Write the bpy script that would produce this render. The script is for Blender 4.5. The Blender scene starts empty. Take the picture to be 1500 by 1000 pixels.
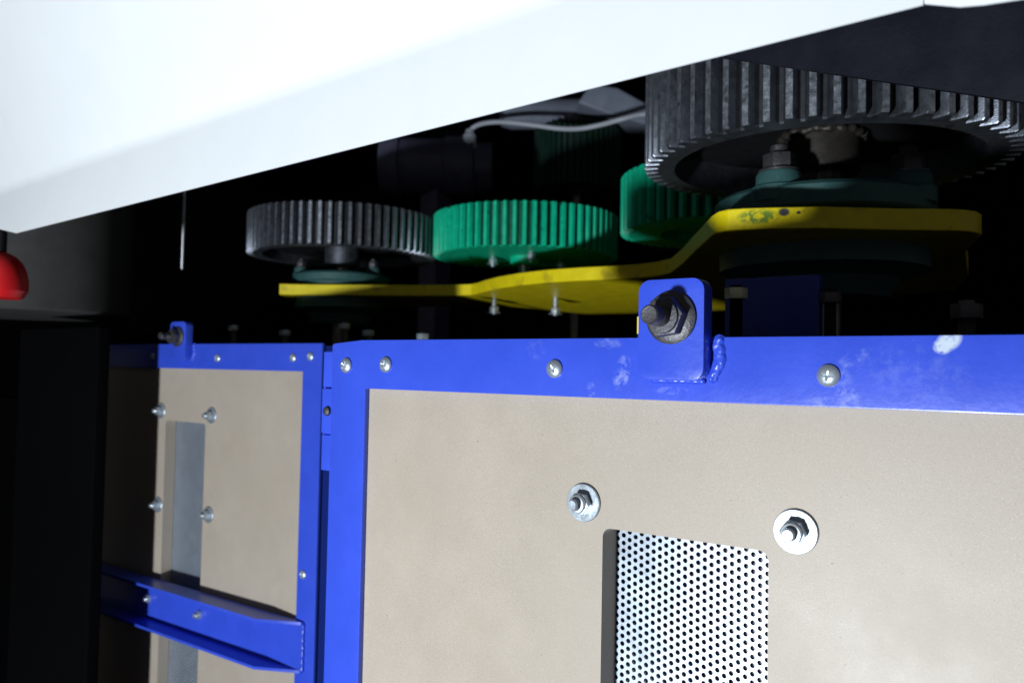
import bpy, bmesh, math, random
from mathutils import Vector, Matrix, noise
random.seed(7)
S = bpy.context.scene
COL = S.collection
CZ = 1.0                                    # camera height above the floor; shapes below are given relative to it

# ------------------------------------------------------------------ camera
TH, PI_, RO = math.radians(35.925), math.radians(2.005), math.radians(1.0965)
FPX = 1211.0
fw = Vector((-math.sin(TH)*math.cos(PI_), math.cos(TH)*math.cos(PI_), math.sin(PI_)))
r0 = Vector((math.cos(TH), math.sin(TH), 0)); u0 = r0.cross(fw)
rt = r0*math.cos(RO)+u0*math.sin(RO); up = -r0*math.sin(RO)+u0*math.cos(RO)
cd = bpy.data.cameras.new('camera'); cam = bpy.data.objects.new('camera', cd); COL.objects.link(cam)
cd.sensor_width = 22.3; cd.lens = FPX/1500*22.3; cd.clip_start = .02; cd.clip_end = 60
M = Matrix((rt, up, -fw)).transposed().to_4x4(); M.translation = Vector((0, 0, CZ)); cam.matrix_world = M
cd.dof.use_dof = True; cd.dof.focus_distance = .56; cd.dof.aperture_fstop = 6.3
S.camera = cam

# ------------------------------------------------------------------ light
w = bpy.data.worlds.new('World'); S.world = w; w.use_nodes = True
bg = w.node_tree.nodes['Background']; bg.inputs[0].default_value = (.95, .97, 1, 1); bg.inputs[1].default_value = .075
ld = bpy.data.lights.new('work_lamp', 'AREA'); ld.shape = 'DISK'; ld.size = .12; ld.energy = 50; ld.color = (.86, .94, 1)
lamp = bpy.data.objects.new('work_lamp', ld); COL.objects.link(lamp)
LPOS = Vector((-.42, -1.2, -.73+CZ)); lamp.location = LPOS
lamp.rotation_euler = (Vector((-.55, .6, CZ))-LPOS).to_track_quat('-Z', 'Y').to_euler()
S.view_settings.view_transform = 'Standard'; S.view_settings.look = 'None'
S.view_settings.exposure = 0; S.view_settings.gamma = 1
S.render.engine = 'CYCLES'

# ------------------------------------------------------------------ pixel -> place (rays from the photograph's eye point)
def ray(x, y): return fw + rt*((x-750)/FPX) + up*((500-y)/FPX)
def onH(x, y, H): d = ray(x, y); return d*(H/d.z)
def onY(x, y, Y): d = ray(x, y); return d*(Y/d.y)
def onD(x, y, D): return ray(x, y)*D            # D = depth along the lens axis

# ------------------------------------------------------------------ materials
def mat(name, col, rough=.5, metal=0, spec=.5, var=.1, scale=30, bump=0, bscale=200, rvar=0, coat=0, specks=None, extra=None):
    m = bpy.data.materials.new(name); m.use_nodes = True; nt = m.node_tree; N = nt.nodes; L = nt.links
    b = N['Principled BSDF']; b.inputs['Metallic'].default_value = metal; b.inputs['Roughness'].default_value = rough
    b.inputs['Specular IOR Level'].default_value = spec; b.inputs['Coat Weight'].default_value = coat; b.inputs['Coat Roughness'].default_value = .15
    tc = N.new('ShaderNodeTexCoord')
    n = N.new('ShaderNodeTexNoise'); n.inputs['Scale'].default_value = scale; n.inputs['Detail'].default_value = 6; n.inputs['Roughness'].default_value = .65
    L.new(tc.outputs['Object'], n.inputs['Vector'])
    mr = N.new('ShaderNodeMapRange'); mr.inputs[1].default_value = .3; mr.inputs[2].default_value = .7
    mr.inputs[3].default_value = 1-var; mr.inputs[4].default_value = 1+var; L.new(n.outputs['Fac'], mr.inputs[0])
    mx = N.new('ShaderNodeMix'); mx.data_type = 'RGBA'; mx.blend_type = 'MULTIPLY'; mx.inputs[0].default_value = 1
    mx.inputs[6].default_value = (*col, 1); L.new(mr.outputs[0], mx.inputs[7])
    out = mx.outputs[2]
    for (sc, lo, hi, c2) in (specks or []):
        n2 = N.new('ShaderNodeTexNoise'); n2.inputs['Scale'].default_value = sc; n2.inputs['Detail'].default_value = 3
        L.new(tc.outputs['Object'], n2.inputs['Vector'])
        r2 = N.new('ShaderNodeMapRange'); r2.inputs[1].default_value = lo; r2.inputs[2].default_value = hi; L.new(n2.outputs['Fac'], r2.inputs[0])
        m2 = N.new('ShaderNodeMix'); m2.data_type = 'RGBA'; L.new(r2.outputs[0], m2.inputs[0]); L.new(out, m2.inputs[6]); m2.inputs[7].default_value = (*c2, 1)
        out = m2.outputs[2]
    if extra: out = extra(nt, tc, out, b)
    L.new(out, b.inputs['Base Color'])
    if rvar:
        r3 = N.new('ShaderNodeMapRange'); r3.inputs[1].default_value = .3; r3.inputs[2].default_value = .7
        r3.inputs[3].default_value = rough-rvar; r3.inputs[4].default_value = rough+rvar; L.new(n.outputs['Fac'], r3.inputs[0]); L.new(r3.outputs[0], b.inputs['Roughness'])
    if bump:
        nb = N.new('ShaderNodeTexNoise'); nb.inputs['Scale'].default_value = bscale; nb.inputs['Detail'].default_value = 4; L.new(tc.outputs['Object'], nb.inputs['Vector'])
        bp = N.new('ShaderNodeBump'); bp.inputs['Strength'].default_value = bump; bp.inputs['Distance'].default_value = .001
        L.new(nb.outputs['Fac'], bp.inputs['Height']); L.new(bp.outputs[0], b.inputs['Normal'])
    return m

def smears(spots, col, nscale=180, lo=.42, hi=.62):
    """wear marks with their own place: (x, z, rx, rz, tilt, strength) in the object's own metres"""
    def f(nt, tc, out, b):
        N = nt.nodes; L = nt.links
        sx = N.new('ShaderNodeSeparateXYZ'); L.new(tc.outputs['Object'], sx.inputs[0])
        n = N.new('ShaderNodeTexNoise'); n.inputs['Scale'].default_value = nscale; n.inputs['Detail'].default_value = 6; n.inputs['Roughness'].default_value = .7
        L.new(tc.outputs['Object'], n.inputs['Vector'])
        nr = N.new('ShaderNodeMapRange'); nr.inputs[1].default_value = lo; nr.inputs[2].default_value = hi; L.new(n.outputs['Fac'], nr.inputs[0])
        tot = None
        def mth(op, a, bb):
            k = N.new('ShaderNodeMath'); k.operation = op
            for i, v in enumerate((a, bb)):
                if v is None: continue
                if isinstance(v, (int, float)): k.inputs[i].default_value = v
                else: L.new(v, k.inputs[i])
            return k.outputs[0]
        for (x, z, rx, rz, t, s) in spots:
            dx = mth('SUBTRACT', sx.outputs[0], x); dz = mth('SUBTRACT', sx.outputs[2], z)
            c, q = math.cos(t), math.sin(t)
            a1 = mth('DIVIDE', mth('ADD', mth('MULTIPLY', dx, c), mth('MULTIPLY', dz, q)), rx)
            a2 = mth('DIVIDE', mth('SUBTRACT', mth('MULTIPLY', dz, c), mth('MULTIPLY', dx, q)), rz)
            d = mth('ADD', mth('MULTIPLY', a1, a1), mth('MULTIPLY', a2, a2))
            k = N.new('ShaderNodeMapRange'); k.inputs[1].default_value = 1; k.inputs[2].default_value = .35; k.inputs[3].default_value = 0; k.inputs[4].default_value = s
            L.new(d, k.inputs[0])
            tot = k.outputs[0] if tot is None else mth('MAXIMUM', tot, k.outputs[0])
        fac = mth('MULTIPLY', tot, nr.outputs[0])
        m2 = N.new('ShaderNodeMix'); m2.data_type = 'RGBA'; L.new(fac, m2.inputs[0]); L.new(out, m2.inputs[6]); m2.inputs[7].default_value = (*col, 1)
        return m2.outputs[2]
    return f

YF = .4813; ZT = .0228; XL = -.538          # front door: face plane, top edge, left edge
def dloc(x, y, Y=YF): p = onY(x, y, Y); return p.x-XL, p.z-ZT
scuff = []
for (px, py, rx, rz, t, s) in ((911, 545, .0065, .013, -.25, .75), (866, 570, .004, .006, 0, .6), (1247, 526, .012, .004, .5, .36), (1236, 560, .006, .010, .2, .28),
                               (1240, 580, .007, .006, 0, .5), (1335, 545, .032, .016, -.2, .14), (1392, 500, .006, .006, .5, 0), (1225, 590, .02, .004, 0, .4), (890, 503, .012, .004, 0, .4),
                               (985, 572, .014, .003, 0, .45), (785, 512, .01, .008, 0, .15)):
    x, z = dloc(px, py); scuff.append((x, z, rx, rz, t, s))
cx_, cz_ = dloc(1390, 499)
def blue_extra(nt, tc, out, b):
    o = smears(scuff, (.55, .62, .85), 130, .46, .74)(nt, tc, out, b)
    return smears([(cx_, cz_, .0075, .0055, .7, 1), (cx_-.003, cz_-.003, .005, .0045, 0, 1)], (.62, .70, .82), 150, .33, .5)(nt, tc, o, b)
BLUE = (.036, .084, .64)
M_blue_worn = mat('blue_paint_scuffed', BLUE, .34, 0, .5, .06, 25, .12, 240, .05, .15, [(900, .735, .76, (.5, .55, .75))], blue_extra)
M_blue = mat('blue_paint', BLUE, .34, 0, .5, .06, 25, .12, 240, .05, .15)
M_board = mat('fibreboard', (.445, .378, .312), .47, 0, .45, .05, 22, .06, 1400, .04, 0,
              [(1500, .57, .76, (.26, .215, .17)), (1300, .57, .76, (.60, .53, .45)), (3.5, .5, .75, (.41, .345, .28)), (110, .775, .79, (.13, .10, .075)), (420, .72, .76, (.27, .22, .165)), (9, .56, .85, (.39, .325, .26))])
M_zinc = mat('zinc_plated_steel', (.50, .56, .62), .36, .7, .5, .12, 120, .1, 500, .08)
M_perf = mat('galvanised_sheet', (.40, .45, .52), .38, .5, .5, .08, 60, .08, 300, .06)
M_dark_steel = mat('dark_phosphated_steel', (.095, .092, .1), .48, .7, .5, .2, 200, .3, 600, .1)
M_gear = mat('blackened_gear_steel', (.165, .18, .215), .41, .88, .5, .22, 90, .25, 700, .07, 0, [(260, .58, .72, (.27, .29, .34)), (40, .62, .75, (.07, .07, .08))])
M_tip = mat('gear_steel_painted_highlight', (.40, .43, .49), .40, .92, .5, .25, 160, .25, 900, .1, 0, [(90, .58, .7, (.16, .17, .2))])  # lighter steel for tooth tips, lamp highlight painted into the colour
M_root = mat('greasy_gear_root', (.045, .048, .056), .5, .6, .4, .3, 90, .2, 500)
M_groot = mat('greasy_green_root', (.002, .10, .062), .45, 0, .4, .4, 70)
M_grease = mat('black_grease', (.010, .010, .011), .6, 0, .2, .3, 60, .3, 200)
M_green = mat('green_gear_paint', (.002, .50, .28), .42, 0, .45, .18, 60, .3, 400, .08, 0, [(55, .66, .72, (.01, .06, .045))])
M_teal = mat('teal_cast_paint', (.036, .10, .10), .5, 0, .45, .15, 60, .35, 350, .08, 0, [(700, .74, .77, (.4, .45, .42))])
M_black = mat('black_paint', (.006, .006, .007), .55, 0, .3, .2, 20)
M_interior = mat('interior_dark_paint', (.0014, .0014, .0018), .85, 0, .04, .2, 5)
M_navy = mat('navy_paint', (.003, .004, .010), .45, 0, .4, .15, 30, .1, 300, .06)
M_motor = mat('dark_motor_paint', (.11, .11, .18), .45, 0, .4, .2, 40)
M_white = mat('white_powder_coat', (.86, .88, .9), .38, 0, .5, .015, 20, .04, 500)
M_grey = mat('grey_blue_paint', (.23, .255, .33), .5, 0, .4, .15, 20)
M_cable = mat('white_cable', (.5, .53, .6), .45, 0, .4, .05, 20)
M_column = mat('charcoal_column_paint', (.055, .055, .053), .6, 0, .3, .15, 25)
M_red = mat('red_plastic', (.62, .012, .016), .38, 0, .5, .05, 40, .1, 300)
M_brass = mat('brass_passivated_nut', (.5, .5, .36), .4, .7, .5, .1, 100)
M_rod = mat('steel_rod', (.42, .43, .46), .4, .6)
M_hub = mat('greasy_hub_steel', (.042, .036, .032), .5, .5, .4, .3, 90, .3, 300)
M_shaft = mat('bare_shaft_steel', (.2, .18, .16), .35, .9, .5, .3, 120)

# ------------------------------------------------------------------ mesh helpers
def bm_new(): return bmesh.new()
def finish(name, bm, smooth=False, angle=None):
    bmesh.ops.recalc_face_normals(bm, faces=bm.faces)
    me = bpy.data.meshes.new(name); bm.to_mesh(me); bm.free()
    if smooth or angle:
        for p in me.polygons: p.use_smooth = True
        if angle: me.set_sharp_from_angle(angle=math.radians(angle))
    return me
def add_box(bm, a, b):
    v = [bm.verts.new((x, y, z)) for x in (a[0], b[0]) for y in (a[1], b[1]) for z in (a[2], b[2])]
    for q in ((0, 1, 3, 2), (4, 6, 7, 5), (0, 4, 5, 1), (2, 3, 7, 6), (0, 2, 6, 4), (1, 5, 7, 3)): bm.faces.new([v[i] for i in q])
def bevel(bm, w_, seg=2, ang=30):
    bmesh.ops.remove_doubles(bm, verts=bm.verts, dist=1e-6)
    bm.normal_update()
    es = [e for e in bm.edges if len(e.link_faces) == 2 and e.calc_face_angle() > math.radians(ang)]
    bmesh.ops.bevel(bm, geom=es, offset=w_, segments=seg, affect='EDGES', profile=.6, clamp_overlap=True)
def poly_solid(bm, outer, holes, d, place):
    """flat outline (with holes) given depth d; place(u, v, t) -> point, t in 0..1"""
    edges = []
    for loop in [outer]+holes:
        vs = [bm.verts.new((p[0], p[1], 0)) for p in loop]
        edges += [bm.edges.new((vs[i], vs[(i+1) % len(vs)])) for i in range(len(vs))]
    fs = [g for g in bmesh.ops.triangle_fill(bm, use_beauty=True, edges=edges, normal=(0, 0, 1))['geom'] if isinstance(g, bmesh.types.BMFace)]
    ex = bmesh.ops.extrude_face_region(bm, geom=fs, use_keep_orig=True)
    new = {g for g in ex['geom'] if isinstance(g, bmesh.types.BMVert)}
    for v in list(bm.verts):
        t = 1. if v in new else 0.
        v.co = Vector(place(v.co.x, v.co.y, t*d))
def rrect(x0, z0, x1, z1, r, n=5):
    pts = []
    for cx, cz, a in ((x1-r, z1-r, 0), (x0+r, z1-r, 90), (x0+r, z0+r, 180), (x1-r, z0+r, 270)):
        for i in range(n+1):
            t = math.radians(a+90*i/n); pts.append((cx+r*math.cos(t), cz+r*math.sin(t)))
    return pts
def lathe(bm, prof, n=32, axis='Z', c=(0, 0, 0), cap=True):
    """prof: (radius, height) pairs; axis Z or -Y (height towards the viewer)"""
    rings = []
    for r, h in prof:
        ring = []
        for i in range(n):
            a = 2*math.pi*i/n
            p = (r*math.cos(a), r*math.sin(a), h) if axis == 'Z' else (r*math.cos(a), -h, r*math.sin(a))
            ring.append(bm.verts.new((p[0]+c[0], p[1]+c[1], p[2]+c[2])))
        rings.append(ring)
    for a, b in zip(rings, rings[1:]):
        for i in range(n): bm.faces.new((a[i], a[(i+1) % n], b[(i+1) % n], b[i]))
    if cap:
        bm.faces.new(rings[0]); bm.faces.new(rings[-1])
def tube(bm, pts, rad, n=10):
    rings = []; pts = [Vector(p) for p in pts]
    for i, p in enumerate(pts):
        t = (pts[min(i+1, len(pts)-1)]-pts[max(i-1, 0)]).normalized()
        a = t.cross(Vector((0, 0, 1)) if abs(t.z) < .9 else Vector((1, 0, 0))).normalized(); b = t.cross(a)
        r = rad(i) if callable(rad) else rad
        rings.append([bm.verts.new(p+a*r*math.cos(2*math.pi*k/n)+b*r*math.sin(2*math.pi*k/n)) for k in range(n)])
    for a, b in zip(rings, rings[1:]):
        for k in range(n): bm.faces.new((a[k], a[(k+1) % n], b[(k+1) % n], b[k]))
    bm.faces.new(rings[0]); bm.faces.new(rings[-1])
def catmull(P, n=8):
    P = [Vector(p) for p in P]; Q = [P[0]]+P+[P[-1]]; out = []
    for i in range(1, len(Q)-2):
        for k in range(n):
            t = k/n; a, b, c, d = Q[i-1:i+3]
            out.append(.5*((2*b)+(c-a)*t+(2*a-5*b+4*c-d)*t*t+(3*b-a-3*c+d)*t**3))
    return out+[P[-1]]

# ------------------------------------------------------------------ object helpers
SC = {}                                       # scene place of every object's origin (relative to the lens height)
def link(o, loc, parent):
    COL.objects.link(o); loc = Vector(loc); SC[o.name] = loc
    if parent: o.parent = parent; o.location = loc-SC[parent.name]
    else: o.location = loc+Vector((0, 0, CZ))
    return o
def tag(o, label, cat, group=None, kind=None):
    if label: o['label'] = label
    if cat: o['category'] = cat
    if group: o['group'] = group
    if kind: o['kind'] = kind
    return o
def thing(name, loc, label, cat, group=None): return tag(link(bpy.data.objects.new(name, None), loc, None), label, cat, group)
def obj(name, me, m, parent=None, loc=(0, 0, 0), rot=None):
    o = bpy.data.objects.new(name, me)
    if me.materials: 
        if me.materials[0] != m: me = me.copy(); me.materials.clear(); me.materials.append(m); o.data = me
    else: me.materials.append(m)
    if rot: o.rotation_euler = rot
    return link(o, loc, parent)
def copy_tree(o, parent=None):
    c = o.copy(); COL.objects.link(c); c.parent = parent
    for ch in list(o.children): copy_tree(ch, c)
    return c

# ================================================================== SETTING
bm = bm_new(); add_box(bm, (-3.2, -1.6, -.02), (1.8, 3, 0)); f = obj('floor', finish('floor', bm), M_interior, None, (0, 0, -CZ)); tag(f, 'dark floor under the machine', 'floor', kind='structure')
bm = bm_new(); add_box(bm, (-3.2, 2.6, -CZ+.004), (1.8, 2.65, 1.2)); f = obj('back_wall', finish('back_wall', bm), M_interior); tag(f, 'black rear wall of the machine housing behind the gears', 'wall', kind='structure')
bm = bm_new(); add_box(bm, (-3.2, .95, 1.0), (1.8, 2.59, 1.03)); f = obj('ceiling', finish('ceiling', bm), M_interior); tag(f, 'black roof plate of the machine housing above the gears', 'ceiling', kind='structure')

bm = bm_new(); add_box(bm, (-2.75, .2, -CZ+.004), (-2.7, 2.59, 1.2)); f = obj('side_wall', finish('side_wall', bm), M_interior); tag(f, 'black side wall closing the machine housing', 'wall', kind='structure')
# machine bed that carries the bearings
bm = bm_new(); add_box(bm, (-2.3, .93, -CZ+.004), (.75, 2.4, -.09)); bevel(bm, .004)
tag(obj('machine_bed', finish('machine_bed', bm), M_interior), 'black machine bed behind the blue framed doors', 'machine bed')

# ================================================================== DOORS (door's own frame: x from its left edge, z from its top edge, y from its face)
DW, DH, FT, RW = .65, 1.0-ZT-.15, .005, .040
def make_door():
    o3 = Vector((XL, YF, ZT))
    root = thing('panel_door', o3, '', 'door', 'blue framed doors with fibreboard panels')
    L = lambda x, y, z: (o3.x+x, o3.y+y, o3.z+z)
    # frame: face ring + rearward legs of the angle iron
    bm = bm_new()
    outer = [(0, -DH), (DW, -DH), (DW, 0), (.035, 0), (.002, -.0028), (0, -.004)]
    inner = [(RW+.001, -DH+RW), (DW-RW, -DH+RW), (DW-RW, -RW), (RW+.001, -RW)]
    poly_solid(bm, outer, [inner], FT, lambda u, v, t: (u, t, v))
    bm2 = bm_new()
    for a, b in (((.0008, FT-.001, -.0065), (DW-.0008, .045, -.0035)), ((.0008, FT-.001, -DH+.001), (.0058, .045, -.0075)), ((DW-.0058, FT-.001, -DH+.001), (DW-.0008, .045, -.0075))):
        add_box(bm2, a, b)
    bevel(bm, .0009, 2, 50)
    me2 = finish('t', bm2); bm.from_mesh(me2)
    obj('frame', finish('frame', bm, angle=40), M_blue_worn, root, o3)
    # board with a slotted opening
    CX0, CX1, CZ1, CZ0 = .2632, .3745, -.1262, -.70
    bm = bm_new()
    poly_solid(bm, [(.008, -DH+.01), (DW-.008, -DH+.01), (DW-.008, -.009), (.008, -.009)], [rrect(CX0, CZ0, CX1, CZ1, .006)], .019, lambda u, v, t: (u, FT+.0002+t, v))
    bd = obj('board', finish('board', bm), M_board, root, o3)
    # perforated sheet behind the opening: hexagonal cells, each with a round hole
    px, pz, hr = .0045, .0052, .00162
    bm = bm_new(); cells = {}
    nx = int((CX1-CX0+.02)/px); nz = int((CZ1-CZ0+.02)/pz)
    def vert(x, y, z):
        k = (round(x*2e5), round(y*2e5), round(z*2e5))
        if k not in cells: cells[k] = bm.verts.new((x, y, z))
        return cells[k]
    R6 = pz/math.sqrt(3)
    yA = FT+.0002+.019+.0003; yB = yA+.0012
    for i in range(nx):
        for j in range(nz):
            cx = CX0-.008+i*px; cz = CZ0-.008+j*pz+(pz/2 if i % 2 else 0)
            ou = []; inn = []
            for k in range(12):
                a = math.pi*k/6
                r = R6 if k % 2 == 0 else R6*math.cos(math.pi/6)
                ou.append((cx+r*math.cos(a), cz+r*math.sin(a))); inn.append((cx+hr*math.cos(a), cz+hr*math.sin(a)))
            for k in range(12):
                k2 = (k+1) % 12
                bm.faces.new((vert(ou[k][0], yA, ou[k][1]), vert(ou[k2][0], yA, ou[k2][1]), vert(inn[k2][0], yA, inn[k2][1]), vert(inn[k][0], yA, inn[k][1])))
                bm.faces.new((vert(inn[k][0], yA, inn[k][1]), vert(inn[k2][0], yA, inn[k2][1]), vert(inn[k2][0], yB, inn[k2][1]), vert(inn[k][0], yB, inn[k][1])))
    obj('perforated_sheet', finish('perforated_sheet', bm), M_perf, root, o3)
    bm = bm_new(); add_box(bm, (CX0-.03, yB+.012, CZ0-.03), (CX1+.03, yB+.014, CZ1+.03))
    obj('backing_plate', finish('backing_plate', bm), M_motor, root, o3)
    # pan head screws with a cross recess
    def screw_mesh():
        bm = bm_new(); n = 40; R = .0063; prev = None; rings = []
        prof = [0, .06, .12, .18, .24, .30, .36, .42, .5, .6, .7, .8, .9, .97, 1.0, 1.0]
        for k, q in enumerate(prof):
            ring = []
            for i in range(n):
                a = 2*math.pi*i/n; x = R*q*math.cos(a); z = R*q*math.sin(a)
                h = .0038*math.sqrt(max(0, 1-(q*.93)**2)) if k < len(prof)-1 else 0
                wd = .0007
                if q < .46 and (abs(x) < wd or abs(z) < wd): h -= .0016*(1-q/.62)
                ring.append(bm.verts.new((x, -h, z)))
            rings.append(ring)
        for a, b in zip(rings, rings[1:]):
            for i in range(n): bm.faces.new((a[i], a[(i+1) % n], b[(i+1) % n], b[i]))
        bmesh.ops.remove_doubles(bm, verts=bm.verts, dist=1e-6)
        return finish('screw', bm, angle=35)
    sm = screw_mesh()
    for (x, z) in ((.0185, -.0212), (.0645, -.0201), (.2265, -.0211), (.4096, -.0223), (.589, -.0205), (.6265, -.0185), (.6235, -.3225), (.0195, -.345), (.02, -.62), (.62, -.62)):
        obj('screw', sm, M_zinc, root, L(x, -.0001, z), (0, random.uniform(0, 1.5), 0))
    # panel bolts: washer, nylon lock nut, threaded end
    bm = bm_new(); lathe(bm, [(.0045, 0), (.0126, 0), (.0129, .0005), (.0129, .0013), (.0124, .0018), (.0045, .0018)], 48, '-Y', cap=False); wm = finish('washer', bm, angle=40)
    bm = bm_new()
    hexv = [(.0076*math.cos(math.pi*k/3), .0076*math.sin(math.pi*k/3)) for k in range(6)]
    poly_solid(bm, hexv, [], .0062, lambda u, v, t: (u, -t, v)); bevel(bm, .0005, 2)
    b2 = bm_new(); lathe(b2, [(.0062, .006), (.0062, .0078), (.0056, .0088), (.0041, .0090), (.0040, .006)], 32, '-Y', cap=False); bm.from_mesh(finish('t', b2, angle=40))
    nm = finish('nut', bm, angle=40)
    bm = bm_new(); pr = [(.0033, 0)]
    for k in range(12): pr += [(.0038, .0005+k*.0011), (.0033, .001+k*.0011)]
    lathe(bm, pr+[(.0030, .0141)], 24, '-Y'); stm = finish('threaded_end', bm, angle=25)
    for (x, z, yy) in ((.2485, -.1112, FT), (.3905, -.1124, FT), (.2490, -.2675, FT), (.3905, -.2675, FT), (.2485, -.4200, 0), (.3905, -.4200, 0)):
        wz = obj('washer', wm, M_zinc, root, L(x, yy, z))
        obj('nut', nm, M_zinc, wz, L(x, yy-.0018, z), (0, random.uniform(0, 1), 0)); obj('threaded_end', stm, M_zinc, wz, L(x, yy-.0018, z))
    # cross channel: web lies against the frame, flanges point out and taper off at the ends
    z1, z0, d = -.387, -.457, .034
    bm = bm_new(); t = .004
    add_box(bm, (.022, -.0045, z0), (DW-.022, -.0004, z1))
    for zz in (z1, z0+t):
        vs = []
        for z in (zz-t, zz):
            vs.append([bm.verts.new(p) for p in ((.024, -.0046, z), (.085, -d, z), (DW-.085, -d, z), (DW-.024, -.0046, z))])
        bm.faces.new(vs[0]); bm.faces.new(vs[1])
        for i in range(4): bm.faces.new((vs[0][i], vs[0][(i+1) % 4], vs[1][(i+1) % 4], vs[1][i]))
    ch = obj('cross_channel', finish('cross_channel', bm, angle=40), M_blue, root, o3)
    for xe in (.0215, DW-.0215):
        bm = bm_new(); tube(bm, [(xe+random.uniform(-.0006, .0006), -.002, z0+.002+(z1-z0-.004)*k/22) for k in range(23)], lambda i: .0022+.0006*math.sin(i*1.9), 8)
        obj('weld_bead', finish('weld_bead', bm, True), M_blue, ch, o3)
    # lug plate with the big flange nut
    TT = .013
    a = onY(936, 411, YF-TT); b = onY(1030, 557, YF-TT)
    lx0, lx1, lz1, lz0 = a.x-XL, b.x-XL, a.z-ZT, b.z-ZT
    bm = bm_new(); poly_solid(bm, rrect(lx0, lz0, lx1, lz1, .0075, 6), [], TT-.0002, lambda u, v, t: (u, -TT+t, v)); bevel(bm, .0008, 2, 50)
    lug = obj('lug_plate', finish('lug_plate', bm, angle=40), M_blue, root, o3)
    wb = bm_new()
    for (dx, dz, rx, rz, ti) in ((.0055, .0290, .0040, .0034, .5), (.0036, .0250, .0040, .0040, -.4), (.0055, .0215, .0050, .0044, .3), (.0060, .0165, .0048, .0056, .1), (.0046, .0110, .0046, .0060, -.35), (.0026, .0062, .0044, .0050, -.6), (.0002, .0020, .0044, .0034, -.8), (.0072, .0235, .0022, .0020, 0), (.0084, .0140, .0020, .0026, .2)):
        r_ = bmesh.ops.create_icosphere(wb, subdivisions=3, radius=1)
        for v in r_['verts']:
            q = v.co.copy(); k = 1+.28*noise.noise(q*1.8+Vector((dx*900, dz*900, 0)))
            x, z = q.x*rx*k*.9, q.z*rz*k
            v.co = (lx1+dx*.85+x*math.cos(ti)-z*math.sin(ti), .0002+q.y*.0028*k, lz0+dz*.86+x*math.sin(ti)+z*math.cos(ti))
    wo = obj('weld_bead', finish('weld_bead', wb, True), M_blue, lug, o3)
    md = wo.modifiers.new('fuse', 'REMESH'); md.mode = 'VOXEL'; md.voxel_size = .00045; md.use_smooth_shade = True
    md = wo.modifiers.new('smooth', 'SMOOTH'); md.iterations = 12; md.factor = .5
    wb = bm_new(); tube(wb, [(lx0+.004+(lx1-lx0-.008)*k/26, -.0004-.0008*random.random(), lz0-.0006) for k in range(27)], lambda i: .0016+.0005*random.random(), 8)
    obj('weld_bead', finish('weld_bead', wb, True), M_blue, lug, o3)
    nc = onY(982, 465, YF-TT-.002); ncx, ncz = nc.x-XL, nc.z-ZT
    bm = bm_new()
    lathe(bm, [(.0062, 0), (.0158, 0), (.0163, .0008), (.0163, .0020), (.0130, .0042), (.0062, .0042)], 48, '-Y', cap=False)
    fl = obj('flange_nut', finish('flange_nut', bm, angle=35), M_dark_steel, root, L(ncx, -TT-.0001, ncz))
    bm = bm_new(); hv = [(.0128*math.cos(math.pi*k/3+.15), .0128*math.sin(math.pi*k/3+.15)) for k in range(6)]
    poly_solid(bm, hv, [], .0105, lambda u, v, t: (u, -t, v)); bevel(bm, .0007, 2)
    b2 = bm_new(); lathe(b2, [(.0106, .0103), (.0102, .0125), (.0062, .0128)], 36, '-Y', cap=False); bm.from_mesh(finish('t', b2, angle=40))
    obj('hexagon', finish('hexagon', bm, angle=40), M_dark_steel, fl, L(ncx, -TT-.0025, ncz))
    bm = bm_new(); pr = [(.0054, -.030)]
    for k in range(24): pr += [(.0061, -.0295+k*.0018+.0004), (.0055, -.0295+k*.0018+.0013)]
    pr += [(.0058, .0150), (.0058, .0215), (.0050, .0225), (.0018, .0222)]
    lathe(bm, pr, 32, '-Y')
    obj('bolt', finish('bolt', bm, angle=30), M_dark_steel, root, L(ncx, -TT-.0090, ncz))
    # hinge on the left edge
    hx = -.0005
    def hz(py): return onY(479, py, YF+.004).z-ZT
    for nm_, x0, za, zb, y0 in (('hinge_leaf', -.0148, hz(515), hz(566.5), .004), ('hinge_block', -.0140, hz(569), hz(634), .0025), ('hinge_leaf', -.0148, hz(637), hz(689), .004)):
        bm = bm_new(); add_box(bm, (x0, y0, zb), (hx, y0+.012, za)); bevel(bm, .0007, 2)
        h = obj(nm_, finish(nm_, bm, angle=40), M_blue, root, o3)
        if nm_ == 'hinge_block':
            bm = bm_new(); add_box(bm, (-.0165, y0+.004, zb-.002), (hx, y0+.010, za+.002)); obj('hinge_plate', finish('hinge_plate', bm), M_blue, h, o3)
            bm = bm_new(); lathe(bm, [(.0040, 0), (.0042, .001), (.0036, .0024), (.0018, .0032), (.0003, .0033)], 24, '-Y')
            obj('hinge_pin', finish('hinge_pin', bm, angle=40), M_dark_steel, h, L(-.0062, y0, (za+zb)/2))
    return root
door = make_door()
door['label'] = 'blue framed fibreboard door with a white chip and scuffs on its top rail'
door2 = copy_tree(door); door2.location = door.location+Vector((-1.0, .295, .010))
door2['label'] = 'blue framed fibreboard door partly in shadow, set back behind the other door'
for ch in door2.children:
    if ch.name.startswith('frame'): ch.data = ch.data.copy(); ch.data.materials[0] = M_blue

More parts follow.
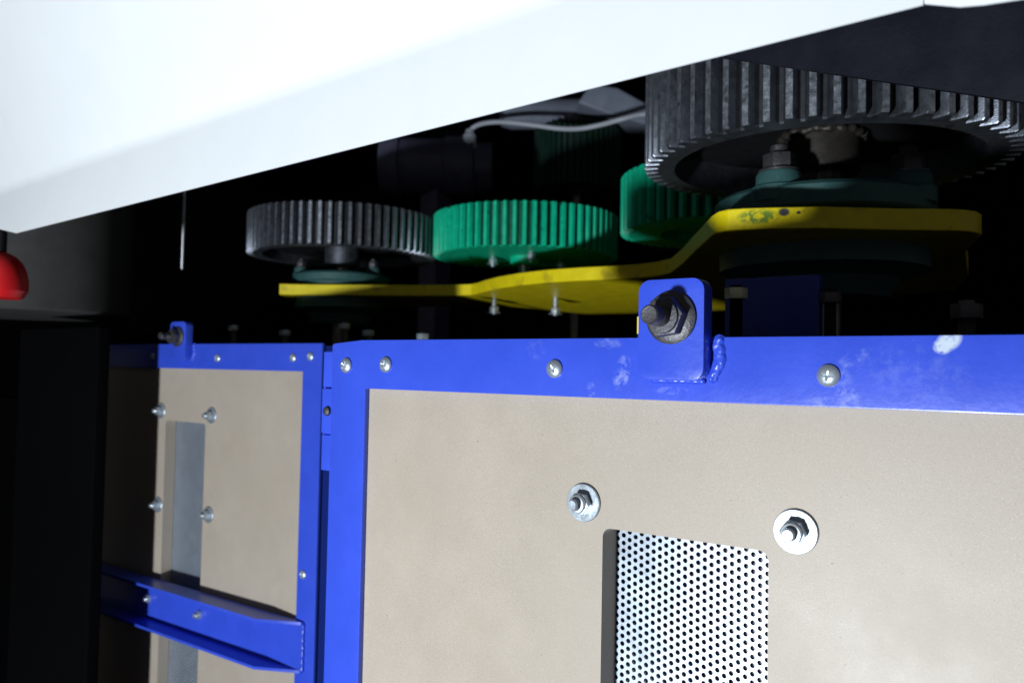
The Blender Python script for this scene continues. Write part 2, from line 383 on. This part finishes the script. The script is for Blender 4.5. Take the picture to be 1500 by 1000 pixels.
# ================================================================== WHITE COVER
HL = .16
A = onH(25, 341, HL); B = onH(1352, 7, HL)
dirx = (B-A); dirx.z = 0; dirx.normalize(); nrm = Vector((dirx.y, -dirx.x, 0))     # towards the viewer
def onlid(x, y):
    d = ray(x, y); k = A.dot(nrm)/d.dot(nrm); return d*k
c1 = onlid(0, 276); c2 = onlid(780, 0)
hl = (c1.z+c2.z)/2-HL
rootc = thing('white_cover', A, 'overexposed white sheet metal cover with a folded lip above the gears', 'cover')
def lp(s, out, z): return A+dirx*s+nrm*out+Vector((0, 0, z))
Llen = (B-A).length
t = .0015
bm = bm_new()
prof = [(0, 0)]
tilt = math.radians(24); lean = math.radians(-11); rb = .016          # lip leans back, the sheet above leans out, soft bend between
z_ = hl-.004; o_ = math.tan(lean)*z_
for k in range(11):
    prof.append((o_, z_)); an = lean+(tilt-lean)*k/10
    o_ += rb*(tilt-lean)/10*math.sin(an)*1.6; z_ += rb*(tilt-lean)/10*math.cos(an)*1.6
prof.append((o_+.55*math.sin(tilt), z_+.55*math.cos(tilt)))
def sheet(bm, prof, s0, s1, th=.0015):
    vs = []
    for s in (s0, s1):
        row = [lp(s(o, z) if callable(s) else s, o, z) for o, z in prof]+[lp(s(o, z) if callable(s) else s, o+th*.9*(-1), z) for o, z in reversed(prof)]
        vs.append([bm.verts.new(p-A) for p in row])
    n = len(vs[0])
    for i in range(n): bm.faces.new((vs[0][i], vs[0][(i+1) % n], vs[1][(i+1) % n], vs[1][i]))
    for v in vs:
        m_ = n//2
        for i in range(m_-1): bm.faces.new((v[i], v[i+1], v[n-2-i], v[n-1-i]))
sheet(bm, prof, -.004, Llen)
obj('folded_sheet', finish('folded_sheet', bm, angle=40), M_white, rootc, A)
# returned side of the cover at its left corner, and the notched run on at its right end
bm = bm_new()
e0 = Vector(lp(-.0045, 0, .0005)); back = (onH(-140, 330, HL)-onH(24, 340, HL)); back.z = 0
def rowp(s_, rise):
    pr = [(math.tan(lean)*rise, rise)]+prof[1:]
    row = [lp(s_, o, z) for o, z in pr]+[lp(s_, o-.0014, z) for o, z in reversed(pr)]
    return [bm.verts.new(q-A) for q in row]
va, vb = rowp(-.0042, 0), rowp(-.33, .058); n = len(va)
for i in range(n): bm.faces.new((va[i], va[(i+1) % n], vb[(i+1) % n], vb[i]))
obj('cut_corner', finish('cut_corner', bm, angle=40), M_white, rootc, A)
q0 = onlid(1352, 6); q1 = onlid(1405, 10); q2 = onlid(1440, 7); q3 = onlid(1520, 14)
bm = bm_new()
pts = [(Llen+.0005, q0.z-HL), ((q1-A).dot(dirx), q1.z-HL), ((q2-A).dot(dirx), q2.z-HL), ((q3-A).dot(dirx)+.05, q3.z-HL), ((q3-A).dot(dirx)+.05, .5), (Llen+.0005, .5)]
poly_solid(bm, pts, [], .0015, lambda u, v, t_: lp(u, -t_, v)-A)
obj('notched_end', finish('notched_end', bm), M_white, rootc, A)

# navy plate hanging behind the cover, its sloping lower edge in front of the big gear
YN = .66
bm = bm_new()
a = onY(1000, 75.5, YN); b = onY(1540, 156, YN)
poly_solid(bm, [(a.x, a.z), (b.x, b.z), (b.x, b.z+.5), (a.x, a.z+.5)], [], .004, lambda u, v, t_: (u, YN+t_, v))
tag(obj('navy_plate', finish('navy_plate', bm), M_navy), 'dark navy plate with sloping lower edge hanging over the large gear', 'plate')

# ================================================================== GEARS
def gear_mesh(R, n, h, depth, rim, web0, web1, hub):
    """toothed ring, z 0..h; web recessed between web0..web1; hub radius"""
    bm = bm_new(); ring = []
    p = 2*math.pi/n
    for i in range(n):
        for da, rr in ((-.40, R-depth), (-.29, R-depth*.62), (-.18, R-depth*.08), (-.15, R), (.15, R), (.18, R-depth*.08), (.29, R-depth*.62), (.40, R-depth)):
            ring.append((rr*math.cos((i+da)*p), rr*math.sin((i+da)*p)))
    Ri = R-depth-rim; m_ = len(ring); ch = .0018
    def row(pts, z): return [bm.verts.new((x, y, z)) for x, y in pts]
    inset = [(x*(1-ch/R), y*(1-ch/R)) for x, y in ring]
    inn = [(Ri*math.cos(math.atan2(y, x)), Ri*math.sin(math.atan2(y, x))) for x, y in ring]
    hb = [(hub*math.cos(math.atan2(y, x)), hub*math.sin(math.atan2(y, x))) for x, y in ring]
    rows = [row(inn, 0), row(inset, 0), row(ring, ch), row(ring, h-ch), row(inset, h), row(inn, h)]
    for k, (a, b) in enumerate(zip(rows, rows[1:]+rows[:1])):
        for i in range(m_):
            fc = bm.faces.new((a[i], a[(i+1) % m_], b[(i+1) % m_], b[i])); j = i % 8
            if k == 2 and j == 3 or k in (1, 3) and j in (2, 3, 4): fc.material_index = 1      # tip lands and edges; on steel gears a highlight put into the colour
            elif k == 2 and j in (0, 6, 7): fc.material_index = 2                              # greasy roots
    return finish('toothed_wheel', bm, angle=20)
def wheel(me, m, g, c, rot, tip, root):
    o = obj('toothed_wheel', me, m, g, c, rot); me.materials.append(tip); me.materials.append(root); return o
def web_mesh(r0_, r1_, z0_, z1_):
    bm = bm_new(); lathe(bm, [(r0_, z0_), (r1_, z0_), (r1_, z1_), (r0_, z1_), (r0_, z0_)], 72, cap=False); return finish('web', bm, angle=30)
def hub_mesh(r, z0, z1):
    bm = bm_new(); lathe(bm, [(r*.92, z0), (r, z0+.003), (r, z1-.003), (r*.92, z1)], 40); return finish('hub', bm, angle=30)
BED = -.0895
# large dark gear
GB = Vector((-.2612, .9460, .235))
g = thing('spur_gear', GB, 'large dark steel gear with coarse teeth above the yellow plate', 'gear', 'gears of the drive train')
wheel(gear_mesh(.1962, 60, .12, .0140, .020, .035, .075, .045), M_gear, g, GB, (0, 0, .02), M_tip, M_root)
obj('web', web_mesh(.0412, .1620, .036, .070), M_grease, g, GB)
hb = obj('hub', hub_mesh(.0408, -.010, .10), M_hub, g, GB)
bm = bm_new(); tube(bm, [(.0432*math.cos(k*math.pi/60), .0432*math.sin(k*math.pi/60), .0315+.001*math.sin(k*.7)) for k in range(121)], lambda i: .0045+.0010*math.sin(i*1.1)+.0005*math.sin(i*2.7), 8)
obj('weld_bead', finish('weld_bead', bm, True), M_hub, hb, GB)
bm = bm_new(); lathe(bm, [(.022, BED-GB.z), (.022, .16)], 32); obj('shaft', finish('shaft', bm, angle=30), M_shaft, g, GB)
# small dark gear
GS = Vector((-1.2533, 1.1417, .22))
g = thing('spur_gear', GS, 'smaller dark steel gear meshing with the bright green gear', 'gear', 'gears of the drive train')
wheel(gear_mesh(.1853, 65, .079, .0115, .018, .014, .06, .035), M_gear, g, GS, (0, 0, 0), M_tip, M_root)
obj('web', web_mesh(.0352, .1556, .018, .06), M_grease, g, GS)
obj('hub', hub_mesh(.0348, -.02, .09), M_gear, g, GS)
bm = bm_new(); lathe(bm, [(.018, BED-GS.z), (.018, .11)], 32); obj('shaft', finish('shaft', bm, angle=30), M_shaft, g, GS)
# bright green gear
GG = Vector((-.934, 1.3275, .22))
g = gG = thing('spur_gear', GG, 'bright green painted gear meshing with the smaller dark gear', 'gear', 'gears of the drive train')
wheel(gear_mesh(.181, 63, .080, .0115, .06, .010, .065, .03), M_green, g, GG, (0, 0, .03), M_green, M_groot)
obj('web', web_mesh(.0300, .1093, .003, .065), M_green, g, GG)
obj('hub', hub_mesh(.0298, -.012, .09), M_green, g, GG)
bm = bm_new(); lathe(bm, [(.015, .1563-GG.z), (.015, .11)], 32); obj('shaft', finish('shaft', bm, angle=30), M_shaft, g, GG)
# green gear half hidden behind the large one: touches it and its left flank stands on the sight line x = 909
R2 = .165; best = None
dv = ray(909, 300); dv.z = 0; dv.normalize(); nn = Vector((dv.y, -dv.x, 0))
for k in range(0, 3600):
    a = math.radians(k*.1); c = Vector((GB.x+(R2+.1962)*math.cos(a), GB.y+(R2+.1962)*math.sin(a), 0))
    e = abs(c.dot(nn)-R2)
    if c.y > GB.y and (best is None or e < best[0]): best = (e, c)
G2 = best[1]; d2 = G2.dot(dv)
zz2 = onD(912, 344, 1).z/math.hypot(*onD(912, 344, 1).xy)*d2
zt2 = onD(914, 262, 1).z/math.hypot(*onD(914, 262, 1).xy)*d2
G2 = Vector((G2.x, G2.y, zz2))
g = thing('spur_gear', G2, 'green painted gear half hidden behind the large dark gear', 'gear', 'gears of the drive train')
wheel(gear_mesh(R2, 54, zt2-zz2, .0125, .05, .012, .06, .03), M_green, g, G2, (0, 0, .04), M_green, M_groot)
obj('web', web_mesh(.0300, R2-.0627, .016, .06), M_green, g, G2)
obj('hub', hub_mesh(.0298, -.012, zt2-zz2+.01), M_green, g, G2)
bm = bm_new(); lathe(bm, [(.015, .1563-G2.z), (.015, .11)], 32); obj('shaft', finish('shaft', bm, angle=30), M_shaft, g, G2)
# far dim green gear above the bright one
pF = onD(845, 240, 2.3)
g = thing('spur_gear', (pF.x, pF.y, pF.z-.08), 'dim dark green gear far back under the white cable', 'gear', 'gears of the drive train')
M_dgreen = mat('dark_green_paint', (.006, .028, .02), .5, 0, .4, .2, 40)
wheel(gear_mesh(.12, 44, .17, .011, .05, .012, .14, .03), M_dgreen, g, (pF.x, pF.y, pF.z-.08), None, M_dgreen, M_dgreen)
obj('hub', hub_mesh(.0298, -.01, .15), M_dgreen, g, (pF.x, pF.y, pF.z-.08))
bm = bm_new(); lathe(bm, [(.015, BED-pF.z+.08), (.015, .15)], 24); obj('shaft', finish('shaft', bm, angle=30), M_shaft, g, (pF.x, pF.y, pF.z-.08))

# ================================================================== YELLOW PLATE
HP, TP = .136, .020
front = [(409, 431), (430, 431.5), (480, 432), (540, 432.5), (600, 433), (650, 433), (690, 432), (698, 430.5), (710, 427), (730, 422.5), (760, 418), (800, 414), (850, 411), (900, 409), (935, 407), (960, 404.5), (982, 400),
         (1000, 386), (1015, 371), (1030, 357), (1043, 345), (1052, 340), (1066, 337.3), (1090, 336), (1130, 335), (1200, 334), (1260, 335.5), (1320, 337), (1390, 337.6), (1415, 338.6), (1432, 341), (1438, 344.5)]
pl = [onH(x, y, HP) for x, y in front]
pl2 = [(q.x, q.y) for q in pl]+[(-.125, 1.0), (-.15, 1.22), (-.19, 1.42), (-.45, 1.62), (-.80, 1.72), (-1.0, 1.68), (-1.03, 1.45), (-1.12, 1.36), (-1.28, 1.36), (-1.42, 1.25), (-1.37, 1.10)]
M_yellow = None
P0 = Vector(pl[0])
yo = pl[22]
gx, gz = onY(1112, 318, onH(1112, 336, HP).y), 0
dx_, dz_ = onY(1149, 311, onH(1149, 335, HP).y), onY(1171, 312, onH(1171, 335, HP).y)
base = Vector((-.9, 1.2, HP))
def yel_extra(nt, tc, out, b):
    o = smears([(gx.x-base.x, gx.z-base.z, .020, .008, .0, .9)], (.10, .22, .03), 160, .42, .52)(nt, tc, out, b)
    return smears([(dx_.x-base.x, dx_.z-base.z, .0055, .0045, 0, 1), (dz_.x-base.x, dz_.z-base.z, .0022, .0018, 0, 1)], (.05, .055, .05), 100, .1, .2)(nt, tc, o, b)
M_yellow = mat('yellow_paint', (.80, .64, .006), .42, 0, .45, .1, 35, .2, 300, .06, 0, [(120, .68, .74, (.45, .30, .01)), (28, .60, .72, (.52, .40, .012)), (300, .70, .76, (.16, .13, .02))], yel_extra)
yr = thing('mounting_plate', base, 'thick yellow plate with stepped curved edge carrying the gear bearings', 'plate')
bm = bm_new(); poly_solid(bm, pl2, [], TP, lambda u, v, t_: (u-base.x, v-base.y, t_)); bevel(bm, .0008, 1, 60)
obj('plate', finish('plate', bm, angle=35), M_yellow, yr, base)
def hexbolt(parent, p, z0, z1, m, r=.006, head=.011, name='bolt'):
    bm = bm_new(); lathe(bm, [(r, z0), (r, z1)], 20)
    o = obj(name, finish(name, bm, angle=30), m, parent, (p[0], p[1], 0))
    bm = bm_new(); poly_solid(bm, [(head*math.cos(k*math.pi/3+.2), head*math.sin(k*math.pi/3+.2)) for k in range(6)], [], .010, lambda u, v, t_: (u, v, t_)); bevel(bm, .0006, 2)
    b2 = bm_new(); lathe(b2, [(r, -.0018), (head*1.35, -.0018), (head*1.35, -.0002), (r, -.0002)], 28, cap=False); bm.from_mesh(finish('t', b2))
    return o, finish('nut', bm, angle=40)
for (x, y, low) in ((724, 437, .030), (814, 436, .033)):
    q = onH(x, y, HP); o, nmesh = hexbolt(yr, q, HP-low, HP-.0002, M_zinc, .005, .0095)
    obj('nut', nmesh, M_zinc, o, (q.x, q.y, HP-low+.004))
for (x, y) in ((722, 381), (778, 374), (821, 386)):
    q = onH(x, y, GG.z-.004); o, nmesh = hexbolt(gG, q, GG.z-.017, GG.z+.004, M_zinc, .0042, .0085)
    obj('nut', nmesh, M_zinc, o, (q.x, q.y, GG.z-.0105))

# ================================================================== BEARING HOUSINGS
def bearing(c, R, h, label, lugs, under=.05):
    z0 = HP+TP+.0003; b0 = Vector((c.x, c.y, z0))
    root = thing('bearing_housing', b0, label, 'bearing', 'teal bearing housings on the yellow plate')
    bm = bm_new(); lathe(bm, [(.024, 0), (R*.90, 0), (R*.90, h*.30), (R-.002, h*.36), (R, h*.42), (R, h-.004), (R-.004, h), (R*.6, h), (.024, h*.96)], 64, cap=False)
    obj('flange', finish('flange', bm, angle=35), M_teal, root, b0)
    for (dx, dy, r, hh) in lugs:
        p = b0+Vector((dx, dy, 0))
        bm = bm_new(); lathe(bm, [(r*1.2, h*.6), (r*1.2, h), (r*1.05, h+.002), (r, h+.006), (r, hh-.003), (r*.93, hh)], 32); bs = obj('boss', finish('boss', bm, angle=35), M_teal, root, p)
        bm = bm_new(); rr = r*.72
        poly_solid(bm, [(rr*math.cos(k*math.pi/3+.5), rr*math.sin(k*math.pi/3+.5)) for k in range(6)], [], rr*1.0, lambda u, v, t_: (u, v, t_)); bevel(bm, .001, 2)
        b2 = bm_new(); lathe(b2, [(r*.9, -.0025), (r*.9, -.0002)], 28); bm.from_mesh(finish('t', b2))
        b2 = bm_new(); lathe(b2, [(rr*.55, rr*.9), (rr*.55, rr*1.5), (rr*.45, rr*1.6)], 20); bm.from_mesh(finish('t', b2))
        obj('nut', finish('nut', bm, angle=40), M_dark_steel, bs, p+Vector((0, 0, hh+.0028)))
    b1 = Vector((c.x, c.y, HP-.0003))
    bm = bm_new(); lathe(bm, [(.024, 0), (R*.95, 0), (R*.95, -under*.4), (R*.7, -under*.6), (R*.6, -under), (.024, -under)], 56, cap=False)
    obj('lower_flange', finish('lower_flange', bm, angle=35), M_teal, root, b1)
    return root
def flat(x, y, c, R):
    """height at which the sight line (x, y) meets the near side of a round of radius R about c"""
    d = ray(x, y); h = Vector((d.x, d.y)); cc = Vector((c.x, c.y)); a = h.dot(h); b = h.dot(cc); q = cc.dot(cc)-R*R
    k = (b-math.sqrt(max(0, b*b-a*q)))/a
    return d*k
def tangent(x, c):
    d = ray(x, 300); h = Vector((d.x, d.y)).normalized(); return abs(Vector((h.y, -h.x)).dot(Vector((c.x, c.y))))
def spot(x, c, R):
    p = flat(x, 300, c, R); return p.x-c.x, p.y-c.y
z0 = HP+TP
RB = tangent(1047, GB); hB = flat(1190, 263, GB, RB).z-z0
lg = []
for (x, yt, f_) in ((1141, 244, .78), (1330, 250, .8)):
    dx, dy = spot(x, GB, RB*f_); p = flat(x, yt, GB, RB*f_+.017); lg.append((dx, dy, .0235, hB+.016))
lg += [(RB*.55, RB*.55, .017, hB+.016), (-RB*.55, RB*.55, .017, hB+.016)]
bearing(GB, RB, hB, 'large teal cast bearing housing with tall boss under the large gear', lg)
RS = tangent(432, GS); hS = flat(495, 396, GS, RS).z-z0
lg = []
for x in (444, 549):
    dx, dy = spot(x, GS, RS*.80); lg.append((dx, dy, .0135, hS+.012))
bearing(GS, RS, max(hS, .012), 'small teal cast bearing housing under the smaller dark gear', lg)
print('bearing', RB, hB, RS, hS)
c3 = Vector((G2.x, G2.y, 0)); c4 = Vector((GG.x, GG.y, 0))

# ================================================================== INSIDE, BEHIND THE GEARS
# dark motor with its plug and cable
pm = onD(640, 245, 2.25)
mr_ = thing('electric_motor', (pm.x, pm.y, pm.z-.10), 'dark navy motor in the gloom behind the gears with a white cable plugged in', 'motor')
ax = Vector((rt.x, rt.y, 0)).normalized(); ay = Vector((-ax.y, ax.x, 0))
bm = bm_new(); n = 40; rings = []
prof = [(-.155, .05), (-.150, .075), (-.10, .085), (-.095, .078), (.02, .078), (.025, .085), (.10, .085), (.105, .07), (.15, .068), (.152, .03)]
for (u, r) in prof:
    rings.append([bm.verts.new(ax*u+ay*(r*math.cos(2*math.pi*k/n))+Vector((0, 0, r*math.sin(2*math.pi*k/n)))) for k in range(n)])
for a, b in zip(rings, rings[1:]):
    for k in range(n): bm.faces.new((a[k], a[(k+1) % n], b[(k+1) % n], b[k]))
bm.faces.new(rings[0]); bm.faces.new(rings[-1])
obj('motor_body', finish('motor_body', bm, angle=35), M_motor, mr_, pm)
bm = bm_new(); add_box(bm, (-.03, -.03, BED-pm.z), (.03, .03, -.06)); obj('foot', finish('foot', bm), M_motor, mr_, pm)
pg = onD(688, 199, 2.2)
bm = bm_new(); lathe(bm, [(.018, -.035), (.018, 0), (.013, .006), (.010, .016)], 20); obj('plug', finish('plug', bm, angle=35), M_cable, mr_, pg)
cab = catmull([onD(x, y, d) for x, y, d in ((688, 194, 2.2), (692, 188, 2.2), (704, 182, 2.18), (725, 179, 2.15), (750, 180, 2.12), (785, 184, 2.1), (820, 188.5, 2.08), (850, 188.5, 2.05), (880, 183, 2.03), (910, 175, 2.0), (940, 168, 2.0), (985, 166, 2.0), (1040, 175, 2.02))])
bm = bm_new(); tube(bm, cab, .0062, 10)
tag(obj('cable', finish('cable', bm, True), M_cable), 'pale cable sagging from the motor plug towards the large gear', 'cable')
# grey duct and bracket under the roof
def slab(name, pts, D, dep, m, label, cat, r=.006):
    b0 = onD(*pts[0], D); bm = bm_new()
    front_ = [onD(x, y, D)-b0 for x, y in pts]
    back_ = [q+ay*dep for q in front_]
    va = [bm.verts.new(q) for q in front_]; vb = [bm.verts.new(q) for q in back_]; n = len(va)
    bm.faces.new(va); bm.faces.new(vb)
    for i in range(n): bm.faces.new((va[i], va[(i+1) % n], vb[(i+1) % n], vb[i]))
    bmesh.ops.recalc_face_normals(bm, faces=bm.faces); bevel(bm, r, 3)
    return tag(obj(name, finish(name, bm, angle=50), m, None, b0), label, cat)
slab('bracket', [(846, 150), (866, 122), (905, 128), (960, 158), (960, 186), (900, 170), (872, 160)], 2.2, .12, M_grey, 'grey blue angled bracket behind the large gear above the cable', 'bracket', .008)
bm = bm_new(); a = onD(735, 168, 2.3); b = onD(868, 166, 2.35)
tube(bm, [a-a, (b-a)*.1, (b-a)*.5, (b-a)*.9, (b-a)], lambda i: (.034, .042, .042, .042, .034)[i], 28)
tag(obj('duct', finish('duct', bm, angle=40), M_grey, None, a), 'grey blue round duct lying beside the angled bracket', 'duct')
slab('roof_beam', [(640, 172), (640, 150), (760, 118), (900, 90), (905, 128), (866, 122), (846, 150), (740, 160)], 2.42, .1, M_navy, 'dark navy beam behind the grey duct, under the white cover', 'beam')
# thin rod hanging on the left
q0, q1 = onD(266.5, 395, 1.5), onD(273, 262, 1.5); q1 = Vector((q0.x+.0, q0.y, q1.z+.25))
bm = bm_new(); lathe(bm, [(.001, 0), (.0026, .003), (.0026, q1.z-q0.z)], 12)
tag(obj('rod', finish('rod', bm, angle=40), M_rod, None, q0), 'thin pale steel rod hanging behind the white cover', 'rod')

# ================================================================== UNDER THE PLATE, BEHIND THE FRONT DOOR
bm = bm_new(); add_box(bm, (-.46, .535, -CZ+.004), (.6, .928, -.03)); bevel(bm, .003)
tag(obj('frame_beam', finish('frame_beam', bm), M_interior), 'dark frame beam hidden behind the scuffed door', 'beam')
YB = .60
a = onY(1062, 409, YB); b = onY(1200, 409, YB)
bm = bm_new(); add_box(bm, (a.x, YB, -.0297), (b.x, YB+.01, a.z)); bevel(bm, .001)
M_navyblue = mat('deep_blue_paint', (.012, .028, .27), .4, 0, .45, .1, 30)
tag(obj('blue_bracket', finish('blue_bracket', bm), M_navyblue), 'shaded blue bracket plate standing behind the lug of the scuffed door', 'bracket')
def stud(px, ytop, Y, r, nuts, label, m, mn):
    p = onY(px, 480, Y); zt = onY(px, ytop, Y).z
    root = thing('stud', (p.x, Y, -.0298), label, 'stud', 'studs behind the scuffed door')
    bm = bm_new(); pr = []
    h = zt+.0298; k = 0.
    while k < h-.002: pr += [(r, k), (r*.9, k+.0008)]; k += .0016
    lathe(bm, pr+[(r*.85, h)], 20); obj('threaded_rod', finish('threaded_rod', bm, angle=20), m, root, (p.x, Y, -.0298))
    for py in nuts:
        z = onY(px, py, Y).z; bm = bm_new()
        poly_solid(bm, [(r*1.75*math.cos(k*math.pi/3+.3), r*1.75*math.sin(k*math.pi/3+.3)) for k in range(6)], [], r*1.7, lambda u, v, t_: (u, v, t_-r*.85)); bevel(bm, .0005, 2)
        obj('nut', finish('nut', bm, angle=40), mn, root, (p.x, Y, z))
stud(1078, 418, .548, .0045, [430], 'brass coloured nut on a stud beside the blue bracket', M_interior, M_brass)
stud(1216, 418, .60, .0042, [436], 'dark threaded stud standing to the right of the blue bracket', M_black, M_dark_steel)
stud(1416, 440, .60, .0055, [456], 'dark hexagon nut on a stud below the far end of the yellow plate', M_dark_steel, M_dark_steel)
for (px, py, Y, lab) in ((343, 475, .98, 'small dull bolt on the black bed beside the lug of the rear door'), (418, 482, .98, 'small dull bolt on the black bed below the tip of the yellow plate'), (505, 472, 1.0, 'tallest small bolt on the black bed, straight below the small teal bearing'),
                        (540, 482, 1.0, 'small dull bolt on the black bed behind the twin screws of the scuffed door corner'), (620, 487, 1.0, 'lowest small bolt on the black bed, below the shaded stretch of yellow plate')):
    p = onY(px, py, Y); h = p.z+.0895
    root = thing('bed_bolt', (p.x, Y, -.0895), lab, 'bolt', 'small bolts on the machine bed')
    bm = bm_new(); lathe(bm, [(.006, 0), (.006, h-.006), (.005, h)], 16); obj('shank', finish('shank', bm, angle=35), M_dark_steel, root, (p.x, Y, -.0895))
    bm = bm_new(); poly_solid(bm, [(.011*math.cos(k*math.pi/3), .011*math.sin(k*math.pi/3)) for k in range(6)], [], .01, lambda u, v, t_: (u, v, t_)); bevel(bm, .0006, 2)
    obj('nut', finish('nut', bm, angle=40), M_zinc, root, (p.x, Y, p.z-.012))

# yellow strip close behind the lug of the front door
a = onY(933.5, 463, .489)
bm = bm_new(); add_box(bm, (0, 0, 0), (.022, .007, a.z-ZT-.0004)); bevel(bm, .0006)
tag(obj('yellow_strip', finish('yellow_strip', bm), M_yellow, None, (a.x, .4885, ZT+.0003)), 'narrow yellow strip peeking out beside the lug of the scuffed door', 'strip')

# ================================================================== LEFT SIDE
# black side panel: its upright edge cuts the lamp light on the rear door
YL = YF+.295
Pd = onY(224, 640, YL); Lp = Vector((LPOS.x, LPOS.y)); dp = Vector((Pd.x, Pd.y))-Lp
dr = ray(138, 640); dr = Vector((dr.x, dr.y))
den = dr.x*dp.y-dr.y*dp.x
kk = (Lp.x*dp.y-Lp.y*dp.x)/den
E_ = ray(138, 640)*kk
zE = (ray(138, 478)*(E_.y/ray(138, 478).y)).z
E1 = E_+Vector((-1, .02, 0))
print('edge', E_, zE, E1)
bm = bm_new()
e0 = Vector((E_.x, E_.y)); e1 = Vector((E1.x, E1.y)); e1 = e0+(e1-e0).normalized()*.27
nn_ = Vector((-(e1-e0).y, (e1-e0).x)).normalized()*.02
if nn_.y < 0: nn_ = -nn_
q = [e0, e1, e1+nn_, e0+nn_]
va = [bm.verts.new((p.x, p.y, -CZ+.004)) for p in q]; vb = [bm.verts.new((p.x, p.y, zE)) for p in q]
bm.faces.new(va); bm.faces.new(vb)
for i in range(4): bm.faces.new((va[i], va[(i+1) % 4], vb[(i+1) % 4], vb[i]))
bmesh.ops.recalc_face_normals(bm, faces=bm.faces); bevel(bm, .004, 3)
tag(obj('side_panel', finish('side_panel', bm, angle=40), M_interior), 'black upright side panel shading the rear door', 'panel')
# charcoal rounded guard above it
pc = onD(10, 400, 1.45); Rg = .20
bm = bm_new(); lathe(bm, [(Rg-.004, 0), (Rg, .004), (Rg, .5), (Rg-.004, .504)], 72)
gz0 = onD(60, 452, 1.27).z
tag(obj('rounded_guard', finish('rounded_guard', bm, angle=30), M_column, None, (pc.x, pc.y, gz0)), 'charcoal rounded guard behind the red knob', 'guard')
# red knob on a black stem below the corner of the cover
pk = onD(-2, 404, 1.12); px_ = 1.12/FPX
kr = thing('knob', (pk.x, pk.y, pk.z-33*px_), 'red plastic knob on a black stem below the corner of the white cover', 'knob')
bm = bm_new(); s_ = px_
lathe(bm, [(2*s_, -33*s_), (30*s_, -33*s_), (33*s_, -31*s_), (38.5*s_, -22*s_), (39*s_, -18*s_), (38.5*s_, -4*s_), (36*s_, 8*s_), (31*s_, 19*s_), (23*s_, 28*s_), (14*s_, 33*s_), (9*s_, 35*s_)], 56)
obj('knob_head', finish('knob_head', bm, angle=24), M_red, kr, pk)
bm = bm_new(); lathe(bm, [(9*s_, 35.5*s_), (9*s_, 64*s_), (7*s_, 66*s_), (7*s_, 69*s_)], 32); obj('stem', finish('stem', bm, angle=30), M_black, kr, pk)
